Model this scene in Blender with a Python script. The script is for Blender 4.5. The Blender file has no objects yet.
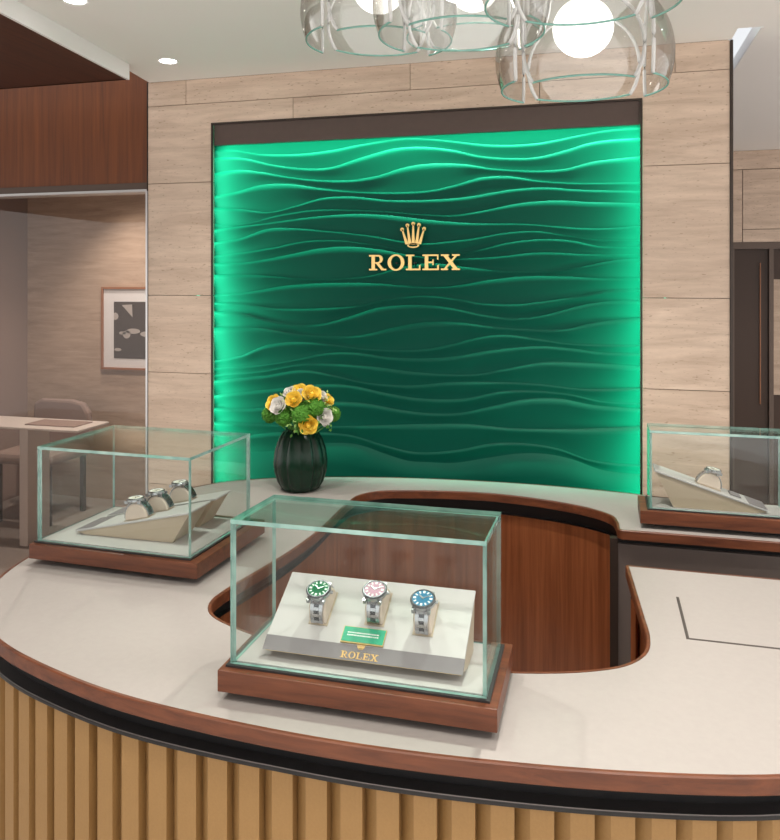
import bpy, math, random
from mathutils import Vector, Matrix
random.seed(7)
R = math.radians
S = bpy.context.scene
COL = S.collection

# ------------------------------------------------------------------ camera
F, CX, YH, H = 780.0, 390.0, 281.0, 1.65
YAW = math.atan(.268)
FW = Vector((-math.sin(YAW), math.cos(YAW), 0)); RT = Vector((math.cos(YAW), math.sin(YAW), 0))
cam = bpy.data.cameras.new('camera')
cam.sensor_fit = 'VERTICAL'; cam.sensor_height = 36; cam.sensor_width = 36
cam.lens = 36 * F / 840; cam.shift_y = -(420 - YH) / 840
cam.clip_start = .02; cam.clip_end = 60
camo = bpy.data.objects.new('camera', cam); COL.objects.link(camo)
camo.location = (0, 0, H); camo.rotation_euler = (R(90), 0, YAW)
S.camera = camo

def ray(px, py): return FW + RT * ((px - CX) / F) + Vector((0, 0, -(py - YH) / F))
def on_y(px, py, Y):
    d = ray(px, py); return d * (Y / d.y) + Vector((0, 0, H))
def on_z(px, py, Z):
    d = ray(px, py); return d * ((Z - H) / d.z) + Vector((0, 0, H))

# ------------------------------------------------------------------ world, exposure
w = bpy.data.worlds.new('world'); S.world = w; w.use_nodes = True
w.node_tree.nodes['Background'].inputs[0].default_value = (1.0, .965, .935, 1)
w.node_tree.nodes['Background'].inputs[1].default_value = 1.08
S.view_settings.view_transform = 'Standard'; S.view_settings.look = 'None'
S.view_settings.exposure = 0.6; S.view_settings.gamma = 1.0; S.view_settings.use_curve_mapping = False
S.cycles.max_bounces = 10; S.cycles.transparent_max_bounces = 40
S.cycles.glossy_bounces = 5; S.cycles.caustics_reflective = False; S.cycles.caustics_refractive = False
S.cycles.sample_clamp_indirect = 6.0

SPOT_W = 22.0          # every ceiling downlight
BULB = 1.9             # opal globes of the pendants
LED = 1.0              # mint light strips hidden round the relief
LED_P, LED_SPREAD = 4.2, 56

# ------------------------------------------------------------------ materials
MATS = {}
def _new(name):
    m = bpy.data.materials.new(name); m.use_nodes = True
    nt = m.node_tree; return m, nt, nt.nodes, nt.links, nt.nodes['Principled BSDF']
def pbr(name, col, rough=.5, metal=0., spec=.5, coat=0., grain=0., gscale=60., bump=0.):
    m, nt, N, L, b = _new(name)
    b.inputs['Base Color'].default_value = (*col, 1); b.inputs['Roughness'].default_value = rough
    b.inputs['Metallic'].default_value = metal; b.inputs['Specular IOR Level'].default_value = spec
    b.inputs['Coat Weight'].default_value = coat
    if grain or bump:
        tc = N.new('ShaderNodeTexCoord'); nz = N.new('ShaderNodeTexNoise')
        nz.inputs['Scale'].default_value = gscale; nz.inputs['Detail'].default_value = 4
        L.new(tc.outputs['Object'], nz.inputs['Vector'])
        if grain:
            mx = N.new('ShaderNodeMix'); mx.data_type = 'RGBA'
            mx.inputs['A'].default_value = (*[c * (1 - grain) for c in col], 1)
            mx.inputs['B'].default_value = (*[min(1, c * (1 + grain)) for c in col], 1)
            L.new(nz.outputs['Fac'], mx.inputs['Factor']); L.new(mx.outputs['Result'], b.inputs['Base Color'])
        if bump:
            bp = N.new('ShaderNodeBump'); bp.inputs['Strength'].default_value = bump; bp.inputs['Distance'].default_value = .002
            L.new(nz.outputs['Fac'], bp.inputs['Height']); L.new(bp.outputs['Normal'], b.inputs['Normal'])
    MATS[name] = m; return m
def wood(name, dark, light, scale=(60, 60, 3), rough=.35, coat=.15):
    m, nt, N, L, b = _new(name)
    tc = N.new('ShaderNodeTexCoord'); mp = N.new('ShaderNodeMapping'); mp.inputs['Scale'].default_value = scale
    nz = N.new('ShaderNodeTexNoise'); nz.inputs['Scale'].default_value = 1.0; nz.inputs['Detail'].default_value = 5
    nz.inputs['Roughness'].default_value = .65; nz.inputs['Distortion'].default_value = .4
    cr = N.new('ShaderNodeValToRGB'); cr.color_ramp.elements[0].position = .3; cr.color_ramp.elements[1].position = .72
    cr.color_ramp.elements[0].color = (*dark, 1); cr.color_ramp.elements[1].color = (*light, 1)
    L.new(tc.outputs['Object'], mp.inputs['Vector']); L.new(mp.outputs['Vector'], nz.inputs['Vector'])
    L.new(nz.outputs['Fac'], cr.inputs['Fac']); L.new(cr.outputs['Color'], b.inputs['Base Color'])
    b.inputs['Roughness'].default_value = rough; b.inputs['Coat Weight'].default_value = coat
    b.inputs['Coat Roughness'].default_value = .25
    MATS[name] = m; return m
def stone(name, dark, light, rough=.55):
    m, nt, N, L, b = _new(name)
    tc = N.new('ShaderNodeTexCoord'); oi = N.new('ShaderNodeObjectInfo')
    ad = N.new('ShaderNodeVectorMath'); ad.operation = 'ADD'
    sc = N.new('ShaderNodeVectorMath'); sc.operation = 'SCALE'; sc.inputs['Scale'].default_value = 7.0
    cb = N.new('ShaderNodeCombineXYZ')
    for k in range(3): L.new(oi.outputs['Random'], cb.inputs[k])
    L.new(cb.outputs[0], sc.inputs[0]); L.new(tc.outputs['Object'], ad.inputs[0]); L.new(sc.outputs[0], ad.inputs[1])
    mp = N.new('ShaderNodeMapping'); mp.inputs['Scale'].default_value = (3.0, 3.0, 26)
    L.new(ad.outputs[0], mp.inputs['Vector'])
    nz = N.new('ShaderNodeTexNoise'); nz.inputs['Scale'].default_value = 1; nz.inputs['Detail'].default_value = 7
    nz.inputs['Roughness'].default_value = .68; nz.inputs['Distortion'].default_value = .5
    L.new(mp.outputs[0], nz.inputs['Vector'])
    cr = N.new('ShaderNodeValToRGB'); cr.color_ramp.elements[0].position = .3; cr.color_ramp.elements[1].position = .7
    cr.color_ramp.elements[0].color = (*dark, 1); cr.color_ramp.elements[1].color = (*light, 1)
    L.new(nz.outputs['Fac'], cr.inputs['Fac'])
    mp2 = N.new('ShaderNodeMapping'); mp2.inputs['Scale'].default_value = (55, 55, 190); L.new(ad.outputs[0], mp2.inputs['Vector'])
    n2 = N.new('ShaderNodeTexNoise'); n2.inputs['Scale'].default_value = 1; n2.inputs['Detail'].default_value = 2
    L.new(mp2.outputs[0], n2.inputs['Vector'])
    c2 = N.new('ShaderNodeValToRGB'); c2.color_ramp.elements[0].position = .28; c2.color_ramp.elements[1].position = .36
    c2.color_ramp.elements[0].color = (.62, .56, .5, 1); c2.color_ramp.elements[1].color = (1, 1, 1, 1)
    L.new(n2.outputs['Fac'], c2.inputs['Fac'])
    mx = N.new('ShaderNodeMix'); mx.data_type = 'RGBA'; mx.blend_type = 'MULTIPLY'; mx.inputs['Factor'].default_value = .8
    L.new(cr.outputs[0], mx.inputs['A']); L.new(c2.outputs[0], mx.inputs['B'])
    L.new(mx.outputs['Result'], b.inputs['Base Color']); b.inputs['Roughness'].default_value = rough
    MATS[name] = m; return m
def glass(name, tint=(.965, .985, .978), f0=.04, gloss=(1, 1, 1), power=5.0, top=1.0):
    m = bpy.data.materials.new(name); m.use_nodes = True; nt = m.node_tree; N = nt.nodes; L = nt.links; N.clear()
    o = N.new('ShaderNodeOutputMaterial'); mix = N.new('ShaderNodeMixShader')
    t = N.new('ShaderNodeBsdfTransparent'); t.inputs[0].default_value = (*tint, 1)
    g = N.new('ShaderNodeBsdfGlossy'); g.inputs['Roughness'].default_value = 0.0; g.inputs[0].default_value = (*gloss, 1)
    lw = N.new('ShaderNodeLayerWeight'); lw.inputs['Blend'].default_value = .5
    p = N.new('ShaderNodeMath'); p.operation = 'POWER'; p.inputs[1].default_value = power
    ma = N.new('ShaderNodeMath'); ma.operation = 'MULTIPLY_ADD'; ma.inputs[1].default_value = top - f0; ma.inputs[2].default_value = f0
    L.new(lw.outputs['Facing'], p.inputs[0]); L.new(p.outputs[0], ma.inputs[0])
    L.new(ma.outputs[0], mix.inputs[0]); L.new(t.outputs[0], mix.inputs[1]); L.new(g.outputs[0], mix.inputs[2])
    L.new(mix.outputs[0], o.inputs[0]); MATS[name] = m; return m
def emit(name, col, strength):
    m = bpy.data.materials.new(name); m.use_nodes = True; nt = m.node_tree; N = nt.nodes; L = nt.links; N.clear()
    o = N.new('ShaderNodeOutputMaterial'); e = N.new('ShaderNodeEmission')
    e.inputs[0].default_value = (*col, 1); e.inputs[1].default_value = strength
    L.new(e.outputs[0], o.inputs[0]); MATS[name] = m; return m

wood('walnut', (.075, .020, .008), (.17, .056, .024), (9, 9, 70))
wood('walnut_flat', (.075, .020, .008), (.185, .056, .021), (6, 60, 60), .42, .05)
wood('walnut_vertical', (.15, .042, .014), (.33, .11, .042), (46, 46, 1.6), .3)
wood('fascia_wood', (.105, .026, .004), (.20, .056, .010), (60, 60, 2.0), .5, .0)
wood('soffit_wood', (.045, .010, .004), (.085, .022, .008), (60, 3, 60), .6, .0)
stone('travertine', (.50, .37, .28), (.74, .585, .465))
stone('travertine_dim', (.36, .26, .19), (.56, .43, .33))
pbr('joint', (.16, .10, .07), .8)
pbr('paint_white', (.88, .86, .84), .9)
pbr('trim_white', (.86, .85, .84), .35)
pbr('header_brown', (.085, .055, .045), .45, grain=.15, gscale=30)
pbr('bronze_dark', (.05, .035, .028), .4, .4)
pbr('steel', (.55, .54, .53), .3, 1.)
pbr('leather', (.345, .322, .304), .55, grain=.05, gscale=90, bump=.05)
pbr('groove', (.06, .05, .045), .6)
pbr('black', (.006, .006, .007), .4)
pbr('recess_metal', (.18, .17, .17), .3, .9)
pbr('slat_gold', (.315, .18, .064), .55, .15, grain=.10, gscale=240, bump=.08)
pbr('panel_taupe', (.13, .105, .095), .45)
pbr('floor_carpet', (.30, .26, .235), .9, grain=.15, gscale=30)
pbr('floor_pale', (.78, .74, .70), .4, grain=.05, gscale=3)
pbr('green_lacquer', (.001, .066, .045), .5, spec=.12)
pbr('gold', (.83, .56, .22), .28, 1.)
pbr('gold_satin', (.62, .44, .18), .45, .8)
pbr('liner', (.48, .465, .455), .6)
pbr('gasket', (.02, .018, .018), .5)
pbr('stand_leather', (.52, .505, .50), .6, bump=.04, gscale=300)
pbr('stand_side', (.47, .38, .28), .5)
pbr('stand_grey', (.19, .175, .185), .5, grain=.08, gscale=300)
pbr('cushion', (.66, .55, .46), .7)
pbr('watch_steel', (.46, .47, .49), .2, 1.)
pbr('watch_steel_dark', (.10, .105, .115), .25, .9)
pbr('dial_green', (.008, .15, .06), .7, spec=.1)
pbr('dial_pink', (.50, .29, .38), .7, spec=.1)
pbr('dial_blue', (.03, .19, .34), .7, spec=.1)
pbr('dial_cream', (.70, .66, .58), .7, spec=.1)
pbr('white_print', (.86, .88, .86), .5)
pbr('card_green', (.012, .36, .20), .4)
_m = pbr('glass_edge', (.30, .62, .54), .06, spec=.9, grain=.3, gscale=24)
_mx = next(n_ for n_ in _m.node_tree.nodes if n_.type == 'MIX'); _mx.inputs['A'].default_value = (.03, .20, .17, 1); _mx.inputs['B'].default_value = (.66, .93, .86, 1)
_b = _m.node_tree.nodes['Principled BSDF']; _b.inputs['Transmission Weight'].default_value = .25
pbr('vase_green', (.005, .024, .013), .24, .0, spec=.3, coat=.0, grain=.5, gscale=9)
pbr('pompom', (.055, .20, .012), .8)
pbr('leaf', (.12, .32, .05), .6)
pbr('leaf_pale', (.32, .50, .14), .6)
pbr('rose_yellow', (.95, .72, .12), .6)
pbr('rose_white', (.84, .82, .78), .6)
pbr('mat_board', (.72, .72, .74), .8)
pbr('print_dark', (.055, .042, .038), .4)
pbr('print_mid', (.42, .39, .37), .4)
pbr('frame_wood', (.30, .12, .05), .4)
pbr('glazing_brown', (.07, .046, .036), .2, spec=.15)
pbr('glazing_frame', (.10, .068, .052), .35, .3)
pbr('desk_white', (.68, .62, .58), .3)
pbr('chair_fabric', (.28, .20, .17), .9)
glass('case_glass', (.965, .982, .975), .022)
glass('top_glass', (.88, .95, .92), .04)
glass('partition_glass', (.90, .86, .83), .025)
lg = glass('lamp_glass', (.95, .955, .945), .06, power=2.4, top=.55)
_nt = lg.node_tree; _t = next(n_ for n_ in _nt.nodes if n_.type == 'BSDF_TRANSPARENT'); _lw = next(n_ for n_ in _nt.nodes if n_.type == 'LAYER_WEIGHT')
_cr = _nt.nodes.new('ShaderNodeValToRGB'); _cr.color_ramp.elements[0].color = (.95, .955, .945, 1); _cr.color_ramp.elements[1].color = (.45, .43, .38, 1)
_cr.color_ramp.elements[0].position = .12; _nt.links.new(_lw.outputs['Facing'], _cr.inputs[0]); _nt.links.new(_cr.outputs[0], _t.inputs[0])
for _n, _c in (('lamp_rim', (.97, .98, .98)), ('lamp_rim_teal', (.30, .62, .54))):
    _m = pbr(_n, _c, .03); _b = _m.node_tree.nodes['Principled BSDF']; _b.inputs['Transmission Weight'].default_value = .4; _b.inputs['IOR'].default_value = 1.45
emit('bulb', (1, .97, .93), BULB)
emit('lamp_disc', (1, .97, .92), 9.0)
emit('led_mint', (.13, 1.0, .64), LED)
emit('cove_led', (.95, .97, 1), .62)

# ------------------------------------------------------------------ mesh helpers
class MB:
    def __init__(s): s.v = []; s.f = []; s.m = []; s.mats = []
    def _mi(s, mat):
        if mat is None: return 0
        if mat not in s.mats: s.mats.append(mat)
        return s.mats.index(mat)
    def add(s, vs, fs, mat=None, M=None):
        b = len(s.v)
        for p in vs:
            p = Vector(p)
            s.v.append(tuple(M @ p) if M is not None else tuple(p))
        mi = s._mi(mat)
        for f in fs: s.f.append(tuple(i + b for i in f)); s.m.append(mi)
        return s
    def box(s, x0, x1, y0, y1, z0, z1, mat=None, M=None):
        vs = [(x0, y0, z0), (x1, y0, z0), (x1, y1, z0), (x0, y1, z0), (x0, y0, z1), (x1, y0, z1), (x1, y1, z1), (x0, y1, z1)]
        return s.add(vs, [(3, 2, 1, 0), (4, 5, 6, 7), (0, 1, 5, 4), (1, 2, 6, 5), (2, 3, 7, 6), (3, 0, 4, 7)], mat, M)
    def prism(s, poly, a0, a1, axis='z', mat=None, M=None):
        def P(p, a):
            return (p[0], p[1], a) if axis == 'z' else ((p[0], a, p[1]) if axis == 'y' else (a, p[0], p[1]))
        n = len(poly)
        vs = [P(p, a0) for p in poly] + [P(p, a1) for p in poly]
        fs = [tuple(range(n - 1, -1, -1)), tuple(range(n, 2 * n))] + [(i, (i + 1) % n, n + (i + 1) % n, n + i) for i in range(n)]
        return s.add(vs, fs, mat, M)
    def lathe(s, prof, n=32, mat=None, M=None, rad=None, closed=False):
        vs = []; fs = []; k = len(prof)
        for j in range(n):
            a = 2 * math.pi * j / n; q = rad(a) if rad else 1
            for r, z in prof: vs.append((r * q * math.cos(a), r * q * math.sin(a), z))
        for j in range(n):
            j2 = (j + 1) % n
            for i in range(k - 1): fs.append((j * k + i, j2 * k + i, j2 * k + i + 1, j * k + i + 1))
            if closed: fs.append((j * k + k - 1, j2 * k + k - 1, j2 * k, j * k))
        return s.add(vs, fs, mat, M)
    def tube(s, path, r, n=8, mat=None, M=None, closed=False, caps=True):
        path = [Vector(p) for p in path]; m = len(path); vs = []; fs = []
        up = Vector((0, 0, 1))
        for i, p in enumerate(path):
            a = path[i - 1] if (i or closed) else p; b = path[(i + 1) % m] if (i < m - 1 or closed) else p
            t = (b - a).normalized(); u = t.cross(up)
            if u.length < 1e-3: u = t.cross(Vector((1, 0, 0)))
            u.normalize(); v = t.cross(u)
            rr = r[i] if isinstance(r, (list, tuple)) else r
            for k in range(n):
                c = 2 * math.pi * k / n; vs.append(p + u * (rr * math.cos(c)) + v * (rr * math.sin(c)))
        for i in range(m if closed else m - 1):
            i2 = (i + 1) % m
            for k in range(n): fs.append((i * n + k, i * n + (k + 1) % n, i2 * n + (k + 1) % n, i2 * n + k))
        if caps and not closed:
            fs.append(tuple(range(n - 1, -1, -1))); fs.append(tuple((m - 1) * n + k for k in range(n)))
        return s.add(vs, fs, mat, M)
    def sphere(s, c, r, nu=16, nv=10, mat=None, M=None, sc=(1, 1, 1)):
        vs = []; fs = []
        for i in range(nv + 1):
            t = math.pi * i / nv
            for j in range(nu):
                a = 2 * math.pi * j / nu
                vs.append((c[0] + r * sc[0] * math.sin(t) * math.cos(a), c[1] + r * sc[1] * math.sin(t) * math.sin(a), c[2] + r * sc[2] * math.cos(t)))
        for i in range(nv):
            for j in range(nu):
                fs.append((i * nu + j, (i + 1) * nu + j, (i + 1) * nu + (j + 1) % nu, i * nu + (j + 1) % nu))
        return s.add(vs, fs, mat, M)
    def build(s, name, mat=None, parent=None, smooth=False, bevel=0, loc=None):
        me = bpy.data.meshes.new(name); me.from_pydata(s.v, [], s.f)
        if s.mats:
            for m_ in s.mats: me.materials.append(MATS[m_])
            me.polygons.foreach_set('material_index', s.m)
        else: me.materials.append(MATS[mat])
        import bmesh as _b
        bm = _b.new(); bm.from_mesh(me); _b.ops.recalc_face_normals(bm, faces=bm.faces); bm.to_mesh(me); bm.free()
        o = bpy.data.objects.new(name, me); COL.objects.link(o)
        if parent is not None: o.parent = parent
        if loc is not None: o.location = loc
        if smooth:
            me.polygons.foreach_set('use_smooth', [True] * len(me.polygons))
            if smooth != 'all': me.set_sharp_from_angle(angle=R(38))
        if bevel:
            b = o.modifiers.new('bevel', 'BEVEL'); b.width = bevel; b.segments = 2; b.limit_method = 'ANGLE'; b.angle_limit = R(40)
        return o
def empty(name, loc=(0, 0, 0), rz=0.):
    o = bpy.data.objects.new(name, None); COL.objects.link(o); o.location = loc; o.rotation_euler = (0, 0, rz); o.empty_display_size = .05; return o
def tag(o, label, cat, group=None):
    o['label'] = label; o['category'] = cat
    if group: o['group'] = group
    return o
def struct(o, label=None):
    o['kind'] = 'structure'
    if label: o['label'] = label
    return o
def copy_tree(o, parent=None):
    c = o.copy(); COL.objects.link(c); c.parent = parent
    for ch in list(o.children): copy_tree(ch, c)
    return c

def catmull(pts, per=10, closed=False):
    pts = [Vector((p[0], p[1])) for p in pts]; n = len(pts); out = []
    for i in range(n if closed else n - 1):
        if closed: p0, p1, p2, p3 = pts[i - 1], pts[i], pts[(i + 1) % n], pts[(i + 2) % n]
        else:
            p1, p2 = pts[i], pts[i + 1]; p0 = pts[i - 1] if i else p1 * 2 - p2; p3 = pts[i + 2] if i + 2 < n else p2 * 2 - p1
        def kn(a, b, t): return t + max((b - a).length, 1e-6) ** .5
        t0 = 0; t1 = kn(p0, p1, t0); t2 = kn(p1, p2, t1); t3 = kn(p2, p3, t2)
        for k in range(per):
            t = t1 + (t2 - t1) * k / per
            A1 = p0 * ((t1 - t) / (t1 - t0)) + p1 * ((t - t0) / (t1 - t0)); A2 = p1 * ((t2 - t) / (t2 - t1)) + p2 * ((t - t1) / (t2 - t1))
            A3 = p2 * ((t3 - t) / (t3 - t2)) + p3 * ((t - t2) / (t3 - t2))
            B1 = A1 * ((t2 - t) / (t2 - t0)) + A2 * ((t - t0) / (t2 - t0)); B2 = A2 * ((t3 - t) / (t3 - t1)) + A3 * ((t - t1) / (t3 - t1))
            out.append(B1 * ((t2 - t) / (t2 - t1)) + B2 * ((t - t1) / (t2 - t1)))
    if not closed: out.append(pts[-1])
    return out
def offset(path, d, closed=False):
    """move a polyline to its left by d"""
    n = len(path); out = []
    for i, p in enumerate(path):
        a = path[i - 1] if (i or closed) else None; b = path[(i + 1) % n] if (i < n - 1 or closed) else None
        n1 = n2 = None
        if a is not None: t = (p - a).normalized(); n1 = Vector((-t.y, t.x))
        if b is not None: t = (b - p).normalized(); n2 = Vector((-t.y, t.x))
        if n1 is None: nn = n2
        elif n2 is None: nn = n1
        else:
            nn = (n1 + n2); nn.normalize(); nn = nn / max(.35, nn.dot(n1))
        out.append(p + nn * d)
    return out
def strip(mb, path, z0, z1, thick, mat=None):
    """upright curved sheet that follows a plan polyline, thickness to the left"""
    inn = offset(path, thick); n = len(path)
    vs = [(p.x, p.y, z0) for p in path] + [(p.x, p.y, z1) for p in path] + [(p.x, p.y, z0) for p in inn] + [(p.x, p.y, z1) for p in inn]
    fs = []
    for i in range(n - 1):
        fs += [(i, i + 1, n + i + 1, n + i), (2 * n + i + 1, 2 * n + i, 3 * n + i, 3 * n + i + 1), (n + i, n + i + 1, 3 * n + i + 1, 3 * n + i), (i + 1, i, 2 * n + i, 2 * n + i + 1)]
    fs += [(0, n, 3 * n, 2 * n), (n - 1, 3 * n - 1, 4 * n - 1, 2 * n - 1)]
    return mb.add(vs, fs, mat)

# ================================================================== THE SETTING
CEIL = 2.442; YW = 2.76; YF = 5.15
struct(MB().box(-7, 0, 2.79, YF + .1, -.05, 0).build('floor_far', 'floor_carpet'), 'grey brown carpet floor beyond the counter')
struct(MB().box(-7, 4, -3, 2.79, -.05, 0).box(0, 4, 2.79, YF + .1, -.05, 0).build('floor', 'floor_pale'), 'unseen floor round the counter, made pale to bounce light')  # floor out of view, made pale to bounce light onto the ceiling

# ceiling with an oval pendant recess and an open slot beside the stone wall
oval = [(-.3 + 1.0 * math.cos(2 * math.pi * k / 72), 1.5 + .63 * math.sin(2 * math.pi * k / 72)) for k in range(72)]
edge_l = [(-1.735, 2.76), (-1.60, 1.80), (-1.10, -3.0)]
mb = MB()
# plate in sections round the oval: left section, right section, back strip
half = 36
left_poly = [(-.3, -3.0), (-.3, .87)] + [oval[k % 72] for k in range(53, 18, -1)] + [(-.3, 2.13), (-.3, 2.76), (-1.735, 2.76), (-1.60, 1.80), (-1.0, -3.0)]
right_poly = [(-.3, -3.0), (3.6, -3.0), (3.6, 2.645), (.42, 2.645), (.42, 2.76), (-.3, 2.76), (-.3, 2.13)] + [oval[k % 72] for k in range(17, -18, -1)] + [(-.3, .87)]
mb.prism(left_poly, CEIL, CEIL + .06); mb.prism(right_poly, CEIL, CEIL + .06)
mb.box(.495, 3.6, 2.645, YF, CEIL, CEIL + .06)
ceil = struct(mb.build('ceiling', 'paint_white'), 'flat white ceiling with an oval recess')
mb = MB(); n = 72
vs = [(p[0], p[1], CEIL) for p in oval] + [(p[0], p[1], CEIL + .16) for p in oval]
mb.add(vs, [(i, (i + 1) % n, n + (i + 1) % n, n + i) for i in range(n)] + [tuple(range(n, 2 * n))])
mb.build('oval_recess', 'paint_white', ceil)
MB().box(.42, .495, 2.645, YF, CEIL + .05, CEIL + .06).build('slot_lid', 'trim_white', ceil)
MB().box(.422, .4865, 2.66, YF - .05, CEIL + .042, CEIL + .05).build('slot_light', 'cove_led', ceil)
MB().box(.487, .4945, 2.647, YF - .002, CEIL - .003, CEIL + .041).build('slot_edge', 'trim_white', ceil)

# stone feature wall
PXL, PXR = -1.454, .133
wall = struct(MB().box(-1.738, .412, 2.875, 2.99, 0, CEIL + .06).box(-1.738, PXL - .102, 2.785, 2.875, 0, CEIL + .06)
              .box(PXR + .102, .412, 2.785, 2.875, 0, CEIL + .06).box(PXL - .102, PXR + .102, 2.785, 2.875, 2.29, CEIL + .06)
              .build('wall_back', 'joint'), 'pale travertine clad wall behind the counter')
G = .0011
def slab(poly): return MB().prism(poly, YW, 2.785, 'y').build('stone_slab', 'travertine', wall)
def rslab(x0, x1, z0, z1): slab([(x0 + G, z0 + G), (x1 - G, z0 + G), (x1 - G, z1 - G), (x0 + G, z1 - G)])
L0, L1, R0, R1 = -1.741, -1.462, .141, .415
zs = [0, .093, .537, .843, 1.287, 1.593, 2.037]
for a, b in zip(zs, zs[1:]): rslab(L0, L1, a, b); rslab(R0, R1, a, b)
xs = [L0, -1.572, -.664, .245, R1]
for a, b in zip(xs, xs[1:]): rslab(a, b, 2.345, CEIL)
slab([(L0 + G, 2.037 + G), (L1 - G, 2.037 + G), (L1 - G, 2.262), (-1.12 - G, 2.262), (-1.12 - G, 2.345 - G), (L0 + G, 2.345 - G)])
rslab(-1.12, -.2, 2.261, 2.345)
slab([(-.2 + G, 2.262), (R0 + G, 2.262), (R0 + G, 2.037 + G), (R1 - G, 2.037 + G), (R1 - G, 2.345 - G), (-.2 + G, 2.345 - G)])
MB().box(.4155, .424, 2.755, 3.0, 0, CEIL - .002).build('corner_strip', 'bronze_dark', wall)
MB().box(-1.750, -1.7415, 2.757, 3.0, 0, 2.01).build('corner_strip', 'steel', wall)
MB().box(-1.7445, -1.7415, 2.757, 2.80, 2.01, CEIL).build('corner_strip', 'bronze_dark', wall)

# relief frame, header and mint light slots
relief = tag(empty('relief_panel', (-.66, 2.80, .90)), 'emerald green wave carved wall panel lit mint along its edges', 'wall panel')
IV = Matrix.Translation(-Vector((-.66, 2.80, .90)))
def rpart(mb, name, mat=None, **k):
    o = mb.build(name, mat, relief, **k); o.matrix_parent_inverse = IV; return o
PZ = 2.18
rpart(MB().box(PXL - .0005, PXR + .0005, 2.768, 2.782, PZ, 2.2605), 'header', 'header_brown')
for x0, x1 in ((PXL - .008, PXL - .001), (PXR + .001, PXR + .008)):
    rpart(MB().box(x0, x1, 2.757, 2.765, .62, 2.2605), 'side_frame', 'bronze_dark')
rpart(MB().box(PXL - .008, PXR + .008, 2.757, 2.77, 2.2605, 2.2665), 'top_frame', 'bronze_dark')

# traced ledges of the relief, photo pixels on the wall plane
CURVES = [
 [(216,150),(233,150),(261,154),(298,154),(332,150),(363,144),(402,138.5),(425,138.5),(453,141),(495,145),(538,143),(580,135),(608,130),(636,128)],
 [(216,157),(242,158),(275,165),(309,168.6),(332,167),(363,157),(397,148),(425,147),(453,150),(481,156),(510,158),(538,157),(566,150),(594,142),(636,137.5)],
 [(216,175),(239,170),(261,172),(290,177),(318,180),(352,180),(380,175),(402,168),(425,164),(462,164),(495,168.6),(538,170.6),(566,168.6),(594,161.5),(636,155)],
 [(216,197.7),(233,192.6),(261,185),(290,184),(318,188),(363,192),(425,191),(453,185.5),(481,177.6),(510,176.5),(538,180.4),(572,182.7),(636,182.5)],
 [(216,206),(239,209),(270,212),(295,206),(323,198),(352,196.6),(388,200),(425,200),(467,197),(510,189.8),(543,187.5),(583,189.8),(636,192.6)],
 [(216,223),(247,223),(275,216),(312,210),(352,209.5),(385,211),(425,214),(453,215),(481,211),(515,204),(552,200.5),(594,202),(636,205)],
 [(216,231),(260,224),(312,217),(352,214),(385,215),(425,219.4),(467,222.8),(524,223.6),(580,228),(608,228),(636,223.6)],
 [(216,243),(239,238.6),(267,229),(290,228),(332,231),(374,236),(402,241),(425,243),(467,239),(510,232),(538,231),(566,235),(594,239),(636,240.5)],
 [(216,256),(233,253.5),(275,247),(304,241),(340,240),(374,244),(408,251),(425,252.6),(453,253.8),(481,249),(510,242),(543,239),(572,240.5),(600,246),(636,247)],
 [(216,262.6),(247,262),(284,255.5),(318,248.5),(346,246.5),(374,248.5),(402,253.5),(440,258),(490,257),(540,252),(590,254),(636,254)],
 [(216,274),(261,275),(312,278.7),(346,278),(374,274.4),(397,268),(430,263),(467,267),(510,271),(543,271),(577,267),(617,260),(636,258)],
 [(216,295),(247,292),(284,285.7),(323,283),(374,283),(425,286.5),(453,285.7),(487,280),(524,276),(560,276),(600,277.8),(636,277)],
 [(216,300.7),(247,304),(275,308),(318,308),(360,305),(388,298.7),(425,295.3),(453,298),(481,302.6),(515,304),(543,301),(580,295.5),(608,290.5),(636,288.5)],
 [(216,311),(239,312.7),(267,319.7),(298,324.5),(323,323.4),(352,315.5),(380,307),(425,305),(453,308),(481,314),(512,317.8),(543,315),(577,306),(605,301.4),(636,300)],
 [(216,327),(261,328),(298,334),(332,336),(363,334.7),(391,328),(425,322),(459,322),(495,326.8),(532,329.3),(566,328.8),(594,322.5),(636,314)],
 [(216,362),(239,356),(267,345),(295,341.7),(326,343.7),(363,348.5),(402,350),(425,349),(453,343.7),(481,336.7),(507,334.7),(538,339),(572,343.7),(636,344.5)],
 [(216,368),(250,366),(290,360.6),(329,352.7),(357,352.7),(388,357),(425,358.4),(453,356.4),(495,349.4),(538,346),(572,348.5),(605,352.7),(636,353)],
 [(216,376),(261,371),(304,364),(357,365),(425,373),(476,374),(510,367.7),(543,362),(583,362.6),(636,367.7)],
 [(216,382),(261,376),(304,370),(332,374.7),(363,382),(408,385.5),(453,382),(495,382),(538,384),(583,389),(608,389),(636,384.6)],
 [(216,397),(261,390),(323,384),(352,385.5),(380,391.7),(408,397),(425,398.7),(462,398.7),(504,391),(538,391),(572,394.5),(605,401.5),(636,402)],
 [(216,406),(242,408.6),(278,406),(329,401.5),(363,403),(402,410),(425,413),(459,413),(493,405.8),(526,399),(560,398.7),(594,405),(636,409.5)],
 [(216,421),(278,425),(340,426),(425,424),(467,424),(510,428),(560,429),(605,428),(636,422.7)],
 [(216,439.6),(247,435.4),(273,432.6),(326,432.6),(352,435.4),(380,443.8),(408,451),(425,452.5),(459,449.5),(495,443),(532,444),(560,449),(588,459),(617,463.6),(636,463.6)],
 [(216,452),(273,451),(326,443),(357,444.4),(385,453.7),(408,460.8),(425,462),(453,463),(487,458),(518,453.7),(546,454),(571,459),(605,470.6),(636,474)],
]
YP = 2.838
SXL, SXR, SZT = PXL - .098, PXR + .098, PZ + .10
NX = 190; xs_ = [SXL + (SXR - SXL) * i / (NX - 1) for i in range(NX)]
zc = []
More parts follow.
